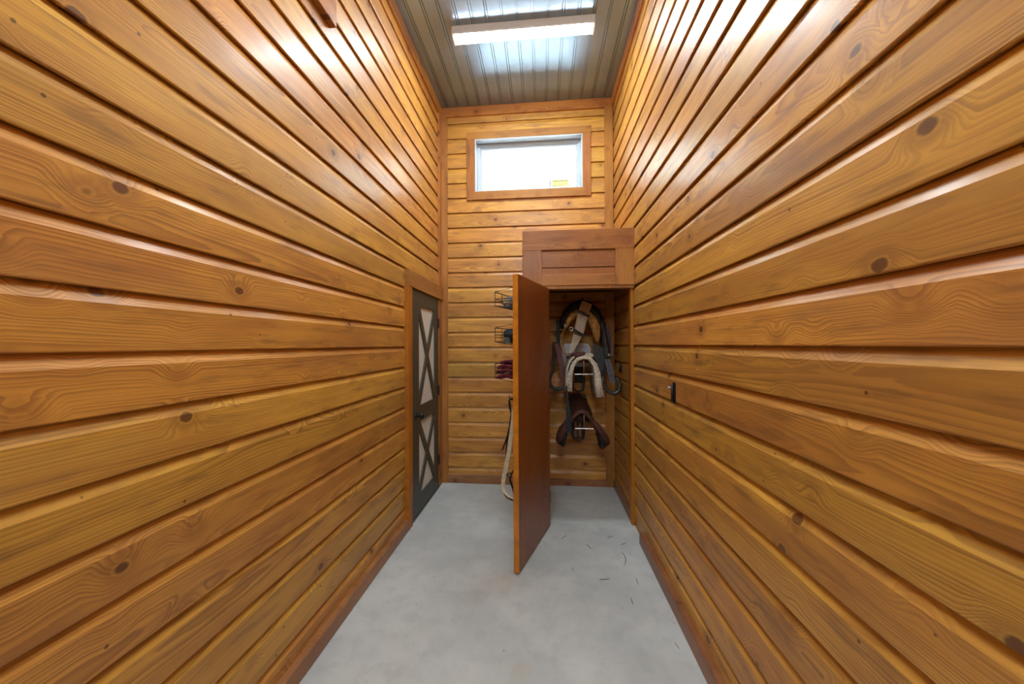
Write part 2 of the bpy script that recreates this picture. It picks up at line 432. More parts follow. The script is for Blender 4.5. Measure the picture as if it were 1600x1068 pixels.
# corner boards
trim(plank('t', None, frame((XL, YB-.10, 2.19), (0, 0, 1), (1, 0, 0)) @ Matrix.Translation((0, -.10, 0)), ZC-CT-2.19, .10, .020, 'trim'), 'vertical corner board on left wall above the green door')
trim(plank('t', None, frame((XL+.085, YB, 0), (0, 0, 1), (0, -1, 0)), ZC-CT, .085, .022, 'trimred'), 'vertical corner board at the left end of the end wall')
trim(plank('t', None, frame((XR-.004, YB, 0), (0, 0, 1), (0, -1, 0)), ZC-CT, .090, .022, 'trim'), 'vertical corner board at the right end of the end wall')
trim(plank('t', None, frame((XR, YB-.075+.075, 2.53), (0, 0, 1), (-1, 0, 0)), ZC-CT-2.53, .045, .020, 'trim'), 'narrow corner board on right wall above the closet')
# short rail high on the left wall, leaving the picture at its top edge
trim(plank('t', None, frame((XL, -.9, 3.262), (0, 1, 0), (1, 0, 0)), 1.80+.9, .14, .038, 'trimred'), 'dark stained rail high on the left wall')
# baseboards
def base(name, mw, L, th, hgt, label): o = plank(name, None, mw, L, hgt, th, 'base', .005); struct(o, label); return o
base('baseboard_left', frame((XL, YF, 0), (0, 1, 0), (1, 0, 0)), 2.91-YF, .034, .088, 'thick brown baseboard along the left wall')
base('baseboard_right', frame((XR, 2.785, 0), (0, -1, 0), (-1, 0, 0)), 2.785-YF, .034, .092, 'thick brown baseboard along the right wall')
base('baseboard_back', frame((XL+.085, YB, 0), (1, 0, 0), (0, -1, 0)), -.17-(XL+.085), .024, .100, 'brown baseboard along the end wall')
base('baseboard_closet', frame((XR, YB, 0), (0, -1, 0), (-1, 0, 0)), YB-3.09, .022, .098, 'dark brown baseboard inside the closet')
base('baseboard_closet_back', frame((.03, YB, 0), (1, 0, 0), (0, -1, 0)), XR-.022-.03, .020, .075, 'low brown board along the closet back')

# ------------------------------------------------------------------ window
wn = empty('window_1', ((WX0+WX1)/2, YB, WZ0)); tag(wn, 'high horizontal window with white frame and brown casing', kind='structure')
cw = .093
plank('casing', wn, frame((WX0-cw, YB, WZ1), (1, 0, 0), (0, -1, 0)), WX1-WX0+2*cw, cw-.01, .020, 'trimred')
plank('casing', wn, frame((WX0-.02, YB, WZ0-cw), (1, 0, 0), (0, -1, 0)), WX1-WX0+.04, cw, .024, 'trimred')
plank('casing', wn, frame((WX0, YB, WZ0-cw), (0, 0, 1), (0, -1, 0)), WZ1-WZ0+cw, cw, .020, 'trimred')
plank('casing', wn, frame((WX1+cw-.005, YB, WZ0-cw), (0, 0, 1), (0, -1, 0)), WZ1-WZ0+cw, cw-.005, .020, 'trimred')
def ringbox(mb, x0, x1, z0, z1, y0, y1, t):
    mb.box((x0, y0, z0), (x0+t, y1, z1)).box((x1-t, y0, z0), (x1, y1, z1)).box((x0+t, y0, z0), (x1-t, y1, z0+t)).box((x0+t, y0, z1-t), (x1-t, y1, z1)); return mb
world_part(ringbox(MB(), WX0, WX1, WZ0, WZ1, YB-.016, YB+.085, .010), 'jamb_liner', 'vinyl', wn)
world_part(ringbox(MB(), WX0+.010, WX1-.010, WZ0+.010, WZ1-.010, YB+.085, YB+.150, .032), 'window_frame', 'vinyl', wn)
world_part(ringbox(MB(), WX0+.042, WX1-.042, WZ0+.042, WZ1-.042, YB+.105, YB+.140, .022), 'sash', 'vinyl', wn)
world_part(ringbox(MB(), WX0+.010, WX1-.010, WZ0+.010, WZ1-.010, YB+.060, YB+.066, .006), 'screen_track', 'steel', wn)
pane = world_part(MB().box((WX0+.06, YB+.118, WZ0+.06), (WX1-.06, YB+.122, WZ1-.06)), 'window_pane', 'glass', wn)
# maker's label stuck on the pane
sy = YB+.117
lb = world_part(MB().box((.115, sy-.001, 3.318), (.302, sy, 3.398)), 'sticker', 'yellow', wn); lb['label'] = 'yellow paper sticker on the pane'
mk = MB().box((.086, sy-.0015, 3.312), (.102, sy, 3.402))
for i in range(6): mk.box((.125+i*.028, sy-.002, 3.322+.0015*i), (.143+i*.026, sy-.001, 3.329))
for i in range(9): mk.box((.125+i*.019, sy-.002, 3.376), (.135+i*.019, sy-.001, 3.384+.004*(i % 2)))
wpart2(mk, 'sticker_print', 'inkdark', wn, lb)
w2 = empty('added_window', ((RX0+RX1)/2, YF, RZ0)); tag(w2, 'added high window behind the viewer, unseen, for frontal light', kind='structure')  # unseen window, added to bring in frontal light from behind the camera
world_part(ringbox(MB(), RX0, RX1, RZ0, RZ1, YF-.12, YF+.01, .03), 'window_frame', 'vinyl', w2)
world_part(MB().box((RX0+.03, YF-.072, RZ0+.03), (RX1-.03, YF-.068, RZ1-.03)), 'window_pane', 'glass', w2)
# white ribbed soffit over the outside of the window
so = MB().box((-6, YB+.15, 5.00), (6, 12.0, 5.08)).build('ceiling_outside', 'backing'); struct(so, 'white ribbed soffit seen through the high window')
sm = MB().prism([(-.091, 0), (.091, 0), (.091, .014), (-.091, .014)], lambda p: (p[0], YB+.15, p[1]), lambda p: (p[0], 12.0, p[1])).mesh('soffit_panel', 'soffit')
for i in range(-14, 14): link('soffit_panel', sm, so, Matrix.Translation((i*.2-.08, 0, 4.986)))

# ------------------------------------------------------------------ ceiling lights
def fixture(y, label):
    f = empty('ceiling_light', (-.156, y, ZC)); tag(f, label, 'light', 'strip lights on the metal ceiling')
    hx = .585
    MB().prism([(-.050, 0), (.050, 0), (.054, -.060), (.050, -.070), (-.050, -.070), (-.054, -.060)], lambda p: (-hx, p[0], p[1]), lambda p: (hx, p[0], p[1])).build('housing', 'white_metal', f)
    MB().prism([(-.044, -.070), (.044, -.070), (.044, -.078), (.038, -.082), (-.038, -.082), (-.044, -.078)], lambda p: (-hx+.012, p[0], p[1]), lambda p: (hx-.012, p[0], p[1])).build('lens', 'lens', f)
    for s in (-1, 1): MB().box((s*hx-.006, -.050, -.084), (s*hx+.006, .050, 0)).build('end_cap', 'white_metal', f)
    return f
fixture(2.905, 'lit white strip light on the ceiling in front of the window')
fixture(0.72, 'added strip light above the viewer, out of view, brightening the near walls')  # out of view, added for more overhead light on the near boards
fixture(-1.46, 'lit white strip light on the ceiling far behind the viewer')

# ------------------------------------------------------------------ green door in the left wall
d1 = empty('door_1', (XL, 2.96, 0)); tag(d1, 'dark green panel door with beige crossed panels', kind='structure')
DN, DF, DT = 2.955, 3.705, 2.032
XD = -1.142; XP = -1.128        # panel face, frame face
world_part(MB().box((XL-TH, DN, .012), (XD, DF, DT)), 'panel_core', 'beige', d1)
def gp(name, y0, y1, z0, z1): world_part(MB().box((XD, y0, z0), (XP, y1, z1)), name, 'green', d1)
gp('stile', DN, 3.115, .012, DT); gp('stile', 3.595, DF, .012, DT)
gp('rail', 3.115, 3.595, 1.895, DT); gp('rail', 3.115, 3.595, .835, .980); gp('rail', 3.115, 3.595, .012, .165)
def diag(a, b, wd, e):
    a = Vector((a[0], a[1])); b = Vector((b[0], b[1])); t = (b-a).normalized(); q = Vector((-t.y, t.x))*wd/2
    pts = [a-q, b-q, b+q, a+q]; lo = (3.115, 3.595)
    pts = clip([(p.x, p.y) for p in pts], *lo)
    world_part(MB().prism(pts, lambda p: (XD, p[0], p[1]), lambda p: (XP+e, p[0], p[1])), 'cross_brace', 'green', d1)
def clipped_diag(z0, z1, wd):
    for e, (a, b) in enumerate((((3.115, z0), (3.595, z1)), ((3.595, z0), (3.115, z1)))):
        A = Vector(a); B = Vector(b); t = (B-A).normalized(); diag(tuple(A-t*.0), tuple(B+t*.0), wd, .0006*e)
clipped_diag(.980, 1.895, .062); clipped_diag(.165, .835, .062)
kn = MB(); cy, cz = 3.045, .905
kn.tube([(XP, cy, cz), (XP+.008, cy, cz)], .030, 16).tube([(XP+.008, cy, cz), (XP+.035, cy, cz)], .011, 10)
knob = world_part(kn, 'knob_stem', 'black', d1); 
wpart2(MB().ell((XP+.050, cy, cz), (.022, .027, .027)), 'knob', 'black', d1, knob, True)
for z in (1.77, 1.05, .30): world_part(MB().tube([(XP+.004, DF+.006, z-.05), (XP+.004, DF+.006, z+.05)], .009, 8).box((XP-.004, DF-.03, z-.045), (XP+.002, DF+.006, z+.045)), 'hinge', 'black', d1)
world_part(MB().box((XL-.01, DN, 0), (XP+.01, DF, .012)), 'threshold', 'steel', d1)
# surround: thick posts and head
plank('post', d1, frame((XL-TH, 2.832, 0), (0, 0, 1), (1, 0, 0)) @ Matrix.Translation((0, -.085, 0)), 2.034, .085, .060, 'bracket')
plank('post', d1, frame((XL-TH, 3.715, 0), (0, 0, 1), (1, 0, 0)) @ Matrix.Translation((0, -.115, 0)), 2.034, .115, .050, 'trimred')
plank('head', d1, frame((XL-TH, 2.832, 2.034), (0, 1, 0), (1, 0, 0)), 3.838-2.832, .142, .064, 'trimred')
world_part(MB().box((XL-TH, DN-.04, .0), (XD-.002, DN, 2.034)), 'jamb', 'bracket', d1)

# ------------------------------------------------------------------ closet built into the corner
CX0, CX1, CZT = -.172, XR, 2.517
OX, OT = .036, 2.014               # left edge and top of its opening
wc = MB().box((CX0+.022, YC+.026, 2.045), (CX1, YC+.10, CZT-.02)).box((CX0+.022, YC+.026, 0), (OX-.016, YC+.10, 2.045)).box((CX0+.022, YC+.10, 0), (CX0+.10, YB, CZT-.02)).box((CX0+.022, YC+.10, 2.10), (CX1, YB, CZT-.02)).build('wall_closet', 'backing')
struct(wc, 'corner closet boxed in stained wood')
plank('top_rail', wc, frame((CX0, YC+.024, 2.346), (1, 0, 0), (0, -1, 0)), CX1-CX0, CZT-2.346, .034, 'trimred')
plank('bottom_rail', wc, frame((-.006, YC+.024, 2.040), (1, 0, 0), (0, -1, 0)), .612+.006, .094, .030, 'trim')
plank('post', wc, frame((-.006, YC+.024, 0), (0, 0, 1), (0, -1, 0)), 2.346, .166, .033, 'trim')
plank('post', wc, frame((CX1, YC+.024, 2.040), (0, 0, 1), (0, -1, 0)), 2.346-2.040, CX1-.612, .033, 'trim')
plank('panel_board', wc, frame((-.006, YC+.024, 2.134), (1, 0, 0), (0, -1, 0)), .618, .060, .004, 'trim')
plank('panel_board', wc, frame((-.006, YC+.024, 2.200), (1, 0, 0), (0, -1, 0)), .618, .146, .008, 'trim')
world_part(MB().box((OX-.016, YC+.004, OT), (CX1, YC+.105, 2.040)), 'head_jamb', 'trim', wc)
world_part(MB().box((CX1-.026, YC+.030, 0.012), (CX1, YC+.105, OT)), 'jamb', 'bracket', wc)
world_part(MB().box((OX-.016, YC+.030, 0.0), (OX, YC+.105, OT)), 'jamb', 'bracket', wc)
k = 0
while k*SP < CZT:       # outer side boards
    zb = k*SP; board(wc, frame((CX0+.022, YB, zb), (0, -1, 0), (-1, 0, 0)), YB-YC-.024, SP, 0, min(SP, CZT-zb)); k += 1
k = 0
while k*SP < 2.10:      # inner side boards
    zb = k*SP; board(wc, frame((CX0+.10, YC+.106, zb), (0, 1, 0), (1, 0, 0)), YB-YC-.106, SP, 0, min(SP, 2.10-zb)); k += 1
plank('cap', wc, frame((CX0, YC+.0245, CZT-.0195), (1, 0, 0), (0, 0, 1)), CX1-CX0, YB-YC-.026, .018, 'trim')

# door standing open, hinged on its left edge
F = Vector((-.165, 2.337, 0)); Hn = Vector((.055, 2.992, 0))
dv = (F-Hn).normalized(); DW = (F-Hn).length
nv = Vector((dv.y, -dv.x, 0))                     # towards the hidden (left) side
if nv.x > 0: nv = -nv
DTK = .038
md = Matrix(((dv.x, 0, nv.x, Hn.x), (dv.y, 0, nv.y, Hn.y), (0, 1, 0, 0), (0, 0, 0, 1)))    # local x from hinge, y up, z through the door to its hidden side
d2 = empty('door_2', mw=md); tag(d2, 'reddish brown plywood closet door standing open', kind='structure')
MB().box((0, .014, 0), (DW-.006, 2.012, DTK)).build('leaf', 'ply', d2)
MB().box((DW-.006, .014, 0), (DW, 2.012, DTK)).build('edge_lipping', 'dooredge', d2)
for z in (.25, 1.0, 1.78): MB().tube([(-.004, z-.045, .004), (-.004, z+.045, .004)], .007, 8).build('hinge', 'black', d2)

def on_door(u, z, n):       # u metres from the free edge, n metres off the hidden face
    p = md @ Vector((DW-u, z, DTK+n)); return p

# ------------------------------------------------------------------ wire baskets on the door
def basket(zb, zt, label):
    u0, u1, pf = .055, .40, .160
    o = empty('wire_basket', on_door(u0, zb, 0)); tag(o, label, 'basket', 'wire baskets on the closet door')
    bb0, bt0 = zb-.027, zt+.028
    A = lambda u, z, n: on_door(u, z, n)
    t = MB(); r = .0034
    t.tube([A(u0, bt0, .004), A(u0, zt, pf), A(u1, zt, pf), A(u1, bt0, .004)], r, 6, closed=True)
    world_part(t, 'top_rim', 'black', o)
    t = MB().tube([A(u0, bb0, .004), A(u0, zb, pf), A(u1, zb, pf), A(u1, bb0, .004)], r, 6, closed=True)
    world_part(t, 'bottom_rim', 'black', o)
    t = MB()
    zm = (zb+zt)/2; t.tube([A(u0, zm, .004), A(u0, zm, pf), A(u1, zm, pf), A(u1, zm, .004)], r*.8, 6)
    zq = zb+(zt-zb)*.3; t.tube([A(u0, zb+.03, .004), A(u0, zq, pf), A(u1, zq, pf), A(u1, zb+.03, .004)], r*.6, 6)
    world_part(t, 'side_wire', 'black', o)
    t = MB()
    for i in range(4):
        u = u0+(u1-u0)*i/3; t.tube([A(u, zt, pf), A(u, zb, pf), A(u, bb0, .004), A(u, bt0, .004)], r*.8, 6)
    world_part(t, 'upright_wire', 'black', o)
    return o
basket(1.812, 1.909, 'black wire basket on closet door, topmost of three')
basket(1.559, 1.656, 'black wire basket on closet door, middle of three')
basket(1.304, 1.404, 'black wire basket holding burgundy wraps, lowest of three')
# what the baskets hold
def item(name, label, cat, group, at): o = empty(name, at); return tag(o, label, cat, group)
def brush(u, z, n, col, label):
    c = on_door(u, z, n); o = item('grooming_brush', label, 'brush', None, c)
    e = dv*.055; b = MB()
    q = [c+e*math.cos(a)+nv*.030*math.sin(a) for a in [2*math.pi*i/14 for i in range(14)]]
    b.prism(q, lambda p: p+Vector((0, 0, .018)), lambda p: p+Vector((0, 0, .036))); world_part(b, 'brush_back', col, o)
    b = MB().prism(q, lambda p: p+Vector((0, 0, -.008)), lambda p: c+(p-c)*.92+Vector((0, 0, .018))); world_part(b, 'bristles', 'bristle', o)
    return o
brush(.12, 1.812, .085, 'brushwood', 'oval grooming brush with pale back in topmost wire basket')
brush(.125, 1.556, .09, 'bluegrey', 'oval blue grey brush in the middle wire basket')
def lump(name, u, z, n, r, mat, label, cat):
    c = on_door(u, z, n); o = MB()
    o.ell((0, 0, 0), r, 14, 9)
    rnd = random.Random(int(u*1e4+z*1e3)); o.v = [tuple(Vector(v)*(1+.18*(rnd.random()-.5))) for v in o.v]
    ob = o.build(name, mat, None, True, Matrix(((dv.x, nv.x, 0, c.x), (dv.y, nv.y, 0, c.y), (0, 0, 1, c.z), (0, 0, 0, 1)))); tag(ob, label, cat); return ob
lump('glove', .17, 1.842, .082, (.060, .064, .046), 'bristle', 'crumpled dark grey glove in topmost wire basket', 'glove')
lump('sponge', .28, 1.850, .060, (.040, .045, .035), 'greyleather', 'dark sponge near the edge in topmost wire basket', 'sponge')
lump('hoof_boot', .27, 1.605, .080, (.060, .060, .045), 'bluegrey', 'blue grey rubber boot in middle wire basket', 'boot')
lump('cloth', .125, 1.615, .068, (.050, .060, .036), 'navy', 'folded dark blue cloth in middle wire basket', 'cloth')
def wrap(u, z, n, r, label):
    c = on_door(u, z, n); o = item('leg_wrap', label, 'wrap', 'burgundy wraps in the lowest basket', c)
    b = MB(); e = dv.normalized(); path = []
    for i in range(9):
        a = math.pi*i/8; path.append(c+nv*(r*1.5*math.cos(a))+Vector((0, 0, r*.55*math.sin(a))))
    bb_ = MB(); bb_.tube(path, .055, 6, flat=.014, side=tuple(dv)); world_part(bb_, 'outer_layer', 'burgundy', o, True)
    p2 = [c+(p-c)*.68 for p in path]; bb_ = MB(); bb_.tube(p2, .050, 6, flat=.014, side=tuple(dv)); world_part(bb_, 'inner_layer', 'burgundy', o, True)
for i, (u, z, n, r, l) in enumerate(((.115, 1.300, .085, .045, 'burgundy fleece leg wrap at the bottom of the lowest basket'),
                                     (.118, 1.335, .083, .047, 'burgundy fleece leg wrap second up in the lowest basket'),
                                     (.120, 1.368, .080, .046, 'burgundy fleece leg wrap third up in the lowest basket'),
                                     (.125, 1.402, .070, .038, 'burgundy fleece leg wrap on top in the lowest basket'),
                                     (.24, 1.385, .060, .050, 'burgundy fleece leg wrap at the far end of the lowest basket'))): wrap(u, z, n, r, l)

# ------------------------------------------------------------------ straps hanging from the door
Yh = .065
hk = item('door_hook', 'small black iron hook near the edge of the closet door', 'hook', None, on_door(Yh, 1.17, 0))
world_part(MB().tube([on_door(Yh, 1.13, .002), on_door(Yh, 1.21, .002)], .012, 4, flat=.004, side=tuple(dv)), 'hook_plate', 'black', hk)
world_part(MB().tube([on_door(Yh, 1.165, .003), on_door(Yh, 1.155, .035), on_door(Yh, 1.165, .055), on_door(Yh, 1.185, .058)], .004, 8), 'hook_arm', 'black', hk)
def vp(n, z, u=Yh): return on_door(u, z, n)
br = item('bridle', 'dark leather bridle hanging from the closet door hook', 'bridle', None, vp(.04, 1.16))
world_part(MB().tube([vp(.018, 1.10), vp(.020, 1.15), vp(.040, 1.168), vp(.058, 1.15), vp(.052, 1.10), vp(.040, 1.06)], .011, 4, flat=.005, side=tuple(dv)), 'crownpiece', 'blackleather', br)
world_part(MB().tube([vp(.040, 1.06), vp(.050, .98), vp(.072, .90), vp(.095, .84), vp(.112, .80)], .010, 4, flat=.005, side=tuple(dv)), 'cheek_strap', 'blackleather', br)
world_part(MB().tube([vp(.036, 1.06), vp(.048, .93), vp(.062, .80), vp(.085, .69), vp(.090, .655), vp(.080, .63)], .011, 4, flat=.006, side=tuple(dv)), 'cheek_strap', 'darkbrown', br)
world_part(MB().tube([vp(.020, 1.05), vp(.015, .80), vp(.022, .68), vp(.045, .635), vp(.055, .60)], .011, 4, flat=.006, side=tuple(dv)), 'throat_strap', 'blackleather', br)
world_part(MB().tube([vp(.058+.014*math.cos(a), .63+.016*math.sin(a)) for a in [2*math.pi*i/12 for i in range(12)]], .0035, 6, closed=True), 'bit_ring', 'black', br)
world_part(MB().tube([vp(.055, .60), vp(.030, .54), vp(.014, .47), vp(.010, .36), vp(.010, .25)], .010, 4, flat=.005, side=tuple(dv)), 'rein', 'blackleather', br)
world_part(MB().tube([vp(.046, 1.06, .075), vp(.060, .96, .075), vp(.080, .86, .075), vp(.088, .74, .075), vp(.096, .67, .075)], .009, 4, flat=.005, side=tuple(dv)), 'nose_strap', 'blackleather', br)
gr = item('webbing_strap', 'cream webbing strap looped under the bridle on the door', 'strap', None, vp(.03, 1.05))
cs = [vp(.020, 1.08, .05), vp(.022, 1.02, .05), vp(.040, .90, .05), vp(.055, .80, .05), vp(.080, .68, .05), vp(.098, .60, .05), vp(.102, .55, .05), vp(.090, .515, .05), vp(.060, .490, .05), vp(.020, .480, .05)]
sdv = nv*.75+dv*.66
world_part(MB().tube(cs, [.014, .014, .014, .015, .015, .014, .012, .009, .007, .006], 4, flat=.004, side=tuple(sdv)), 'band', 'cream', gr)
world_part(MB().tube([vp(.100, .585, .055), vp(.103, .54, .055), vp(.092, .500, .055), vp(.070, .478, .055), vp(.035, .468, .055), vp(.008, .466, .055)], .006, 4, flat=.006, side=tuple(dv)), 'leather_end', 'blackleather', gr)

# ------------------------------------------------------------------ closet: saddle racks
def rack(zb, label):
    cx = .392; o = empty('saddle_rack', (cx, YB, zb)); tag(o, label, 'rack', 'saddle racks in the closet')
    world_part(MB().box((cx-.05, YB-.006, zb-.13), (cx+.05, YB, zb+.16)), 'wall_plate', 'black', o)
    world_part(MB().tube([(cx-.083, 3.42, zb), (cx+.083, 3.42, zb)], .006, 8), 'cross_bar', 'chrome', o)
    for s in (-1, 1): world_part(MB().tube([(cx+s*.083, 3.42, zb), (cx+s*.083, YB-.10, zb), (cx+s*.03, YB, zb)], .006, 8), 'side_arm', 'chrome', o)
    world_part(MB().tube([(cx, 3.42, zb), (cx, 3.42, zb+.125), (cx, YB, zb+.14)], .006, 8), 'spine', 'chrome', o)
    world_part(MB().tube([(cx, 3.46, zb), (cx, YB-.02, zb-.11)], .007, 8), 'brace', 'black', o)
    return o
rack(1.249, 'chrome wall rack under the fleece lined saddle')
rack(.728, 'chrome wall rack under the dark brown jumping saddle')

def sheet(mb, path, th, y0, y1, fr=None, ny=4):
    """thick curved sheet: centre line in x,z with thickness, run from y0 to y1"""
    P = [Vector((p[0], 0, p[1])) for p in path]; m = len(P); L = []; R = []
    for i in range(m):
        t = (P[min(m-1, i+1)]-P[max(0, i-1)]).normalized(); q = Vector((-t.z, 0, t.x)); h = (th[i] if isinstance(th, (list, tuple)) else th)/2
        L.append(P[i]+q*h); R.append(P[i]-q*h)
    poly = L+R[::-1]; rings = []
    for j in range(ny+1):
        t = j/ny; y = y0+(y1-y0)*t; rings.append([Vector((p.x, y+(fr(t, p) if fr else 0), p.z)) for p in poly])
    return mb.loft(rings)
# ---- western saddle
ws = empty('western_saddle', (.39, 3.55, 1.25)); tag(ws, 'western saddle with cream fleece lining on the upper rack', 'saddle')
arch = [(.250, 1.085), (.252, 1.17), (.262, 1.26), (.290, 1.345), (.335, 1.395), (.392, 1.413), (.450, 1.398), (.497, 1.345), (.520, 1.26), (.528, 1.16), (.545, 1.035)]
world_part(sheet(MB(), arch, [.055, .058, .042, .034, .032, .032, .034, .040, .052, .062, .070], 3.40, 3.76), 'fleece_lining', 'fleece', ws, True)
world_part(sheet(MB(), [(.222, 1.10), (.226, 1.20), (.236, 1.29), (.265, 1.375), (.305, 1.42)], .014, 3.43, 3.74), 'skirt', 'fleece', ws, True)
world_part(sheet(MB(), [(.480, 1.425), (.530, 1.37), (.560, 1.28), (.575, 1.18)], .012, 3.46, 3.74), 'skirt', 'greyleather', ws, True)
world_part(sheet(MB(), [(.235, 1.115), (.240, 1.22), (.252, 1.30), (.272, 1.36)], .016, 3.415, 3.70), 'rigging', 'blackleather', ws)
fk = MB().ell((.335, 3.47, 1.437), (.060, .060, .024)).ell((.385, 3.48, 1.445), (.030, .05, .022)); world_part(fk, 'fork', 'purple', ws, True)
world_part(MB().ell((.445, 3.50, 1.425), (.055, .09, .030)), 'fork_fleece', 'fleece', ws, True)
st = MB(); rings = []
for j in range(7):
    t = j/6; y = 3.50+.26*t; hw = .10+.05*t; top = 1.425+.03*t*t
    rings.append([(.392+hw*math.cos(a), y, top-.05+.05*math.sin(a)) for a in [math.pi*i/8 for i in range(9)]]+[(.392-hw*.8, y, top-.07), (.392+hw*.8, y, top-.07)])
st.loft(rings); world_part(st, 'seat', 'brownleather', ws, True)
# fender and stirrups
fd = MB(); fd.prism([(.492, 1.55), (.592, 1.50), (.605, 1.36), (.585, 1.22), (.555, 1.20), (.540, 1.33), (.492, 1.44)], lambda p: (p[0], 3.50, p[1]), lambda p: (p[0], 3.512, p[1])); world_part(fd, 'fender', 'greyleather', ws)
def stirrup(path, rad, mat, name='stirrup'): return world_part(MB().tube(path, rad, 8, closed=False), name, mat, ws, True)
sR = stirrup([(.575, 3.44, 1.225), (.570, 3.44, 1.165), (.595, 3.44, 1.120), (.640, 3.44, 1.075), (.685, 3.44, 1.062), (.722, 3.44, 1.085), (.736, 3.44, 1.135), (.722, 3.44, 1.195), (.690, 3.44, 1.215)], [.017, .017, .016, .019, .023, .024, .021, .016, .013], 'darkiron')
wpart2(MB().tube([(.613, 3.43, 1.40), (.640, 3.43, 1.29), (.668, 3.43, 1.165)], [.026, .027, .022], 4, flat=.007, side=(1, 0, 0)), 'stirrup_leather', 'slate', ws, sR)
for i in range(4):
    t = .12+i*.19; p = Vector((.613, 3.43, 1.40)).lerp(Vector((.668, 3.43, 1.165)), t)
    wpart2(MB().ell((p.x, p.y-.004, p.z), (.0045, .002, .007), 8, 6), 'strap_hole', 'blackleather', ws, sR)
wpart2(MB().tube([(.585, 3.44, 1.235), (.600, 3.44, 1.30), (.612, 3.435, 1.42), (.600, 3.45, 1.50)], .016, 4, flat=.008, side=(1, 0, 0)), 'stirrup_leather', 'blackleather', ws, sR)
wpart2(MB().box((.598, 3.42, 1.395), (.645, 3.445, 1.425)), 'buckle', 'blackleather', ws, sR)
sL = stirrup([(.088, 3.44, 1.265), (.066, 3.44, 1.20), (.068, 3.44, 1.145), (.095, 3.44, 1.112), (.135, 3.44, 1.100), (.180, 3.44, 1.112), (.205, 3.44, 1.135)], [.013, .016, .018, .020, .021, .018, .015], 'greyleather')
wpart2(MB().prism([(.085, 1.255), (.125, 1.27), (.150, 1.22), (.150, 1.13), (.100, 1.12), (.080, 1.16)], lambda p: (p[0], 3.455, p[1]), lambda p: (p[0], 3.470, p[1])), 'stirrup_pad', 'tan', ws, sL)
wpart2(MB().tube([(.118, 3.46, 1.56), (.112, 3.46, 1.40), (.098, 3.45, 1.26)], [.026, .027, .020], 4, flat=.010, side=(1, 0, 0)), 'stirrup_leather', 'darkbrown', ws, sL)
wpart2(MB().tube([(.132, 3.43, 1.545), (.160, 3.43, 1.44), (.182, 3.43, 1.31), (.186, 3.43, 1.20), (.205, 3.43, 1.09)], [.020, .024, .022, .020, .010], 4, flat=.008, side=(1, 0, 0)), 'latigo', 'purple', ws, sL)
ts = empty('tie_strap', (.235, 3.38, 1.14)); tag(ts, 'dark navy tie strap hanging from the upper saddle over the lower one', 'strap')
world_part(MB().tube([(.222, 3.385, 1.14), (.226, 3.375, 1.06), (.236, 3.365, .95), (.243, 3.36, .90)], [.008, .010, .014, .018], 4, flat=.006, side=(1, 0, 0)), 'narrow_end', 'navy', ts)
world_part(MB().tube([(.243, 3.36, .905), (.240, 3.355, .80), (.244, 3.355, .70)], [.018, .026, .026], 4, flat=.012, side=(1, 0, 0)), 'wide_end', 'navy', ts)
world_part(MB().tube([(.30, 3.60, 1.16), (.305, 3.60, 1.09), (.35, 3.60, 1.055), (.40, 3.60, 1.075), (.415, 3.60, 1.17), (.41, 3.60, 1.30)], .012, 8), 'girth_loop', 'blackleather', ws, True)
# ---- pale pad behind it
pd = MB(); sheet(pd, [(.215, 1.30), (.216, 1.50), (.235, 1.535), (.355, 1.542), (.475, 1.535), (.495, 1.50), (.496, 1.30)], .02, 3.775, 3.835)
pd.box((.222, 3.78, 1.30), (.488, 3.83, 1.53))
pdo = empty('saddle_pad', (.355, 3.8, 1.30)); tag(pdo, 'pale grey folded saddle pad behind the fleece lined saddle', 'pad'); world_part(pd, 'pad_body', 'whitepad', pdo, True)
world_part(MB().tube([(.215, 3.772, 1.50), (.355, 3.768, 1.512), (.495, 3.772, 1.50)], .004, 6), 'binding', 'whitepad', pdo)
# ---- padded collar hanging above
hc = empty('harness_collar', (.40, 3.62, 1.6)); tag(hc, 'black padded collar with golden suede lining hung highest in closet', 'collar')
ap = [(.205, 1.70), (.215, 1.77), (.255, 1.85), (.315, 1.915), (.395, 1.945), (.475, 1.92), (.540, 1.86), (.580, 1.77), (.595, 1.66), (.585, 1.56)]
world_part(MB().tube([(p[0], 3.66, p[1]) for p in ap], [.026, .042, .050, .054, .054, .054, .052, .048, .038, .020], 10), 'outer_roll', 'blackleather', hc, True)
gl = [(.235, 1.715), (.262, 1.775), (.300, 1.82), (.350, 1.855), (.400, 1.862), (.450, 1.845), (.500, 1.79), (.535, 1.71), (.545, 1.62), (.552, 1.545)]
world_part(MB().tube([(p[0], 3.605, p[1]) for p in gl], [.014, .034, .042, .044, .042, .044, .050, .048, .036, .013], 10), 'suede_lining', 'gold', hc, True)
world_part(MB().tube([(.228, 3.57, 1.70), (.218, 3.57, 1.73), (.232, 3.57, 1.755)], .010, 8), 'end_buckle', 'chrome', hc, True)
world_part(MB().tube([(.225, 3.57, 1.70), (.195, 3.56, 1.64), (.200, 3.56, 1.56), (.190, 3.55, 1.50), (.215, 3.52, 1.45), (.245, 3.50, 1.425), (.275, 3.48, 1.44)], [.008, .009, .009, .010, .010, .009, .008], 6), 'cord', 'tan', hc, True)
world_part(MB().tube([(.165, 3.80, 1.80), (.165, 3.80, 1.60), (.175, 3.79, 1.45)], .02, 4, flat=.01, side=(1, 0, 0)), 'strap', 'blackleather', hc)
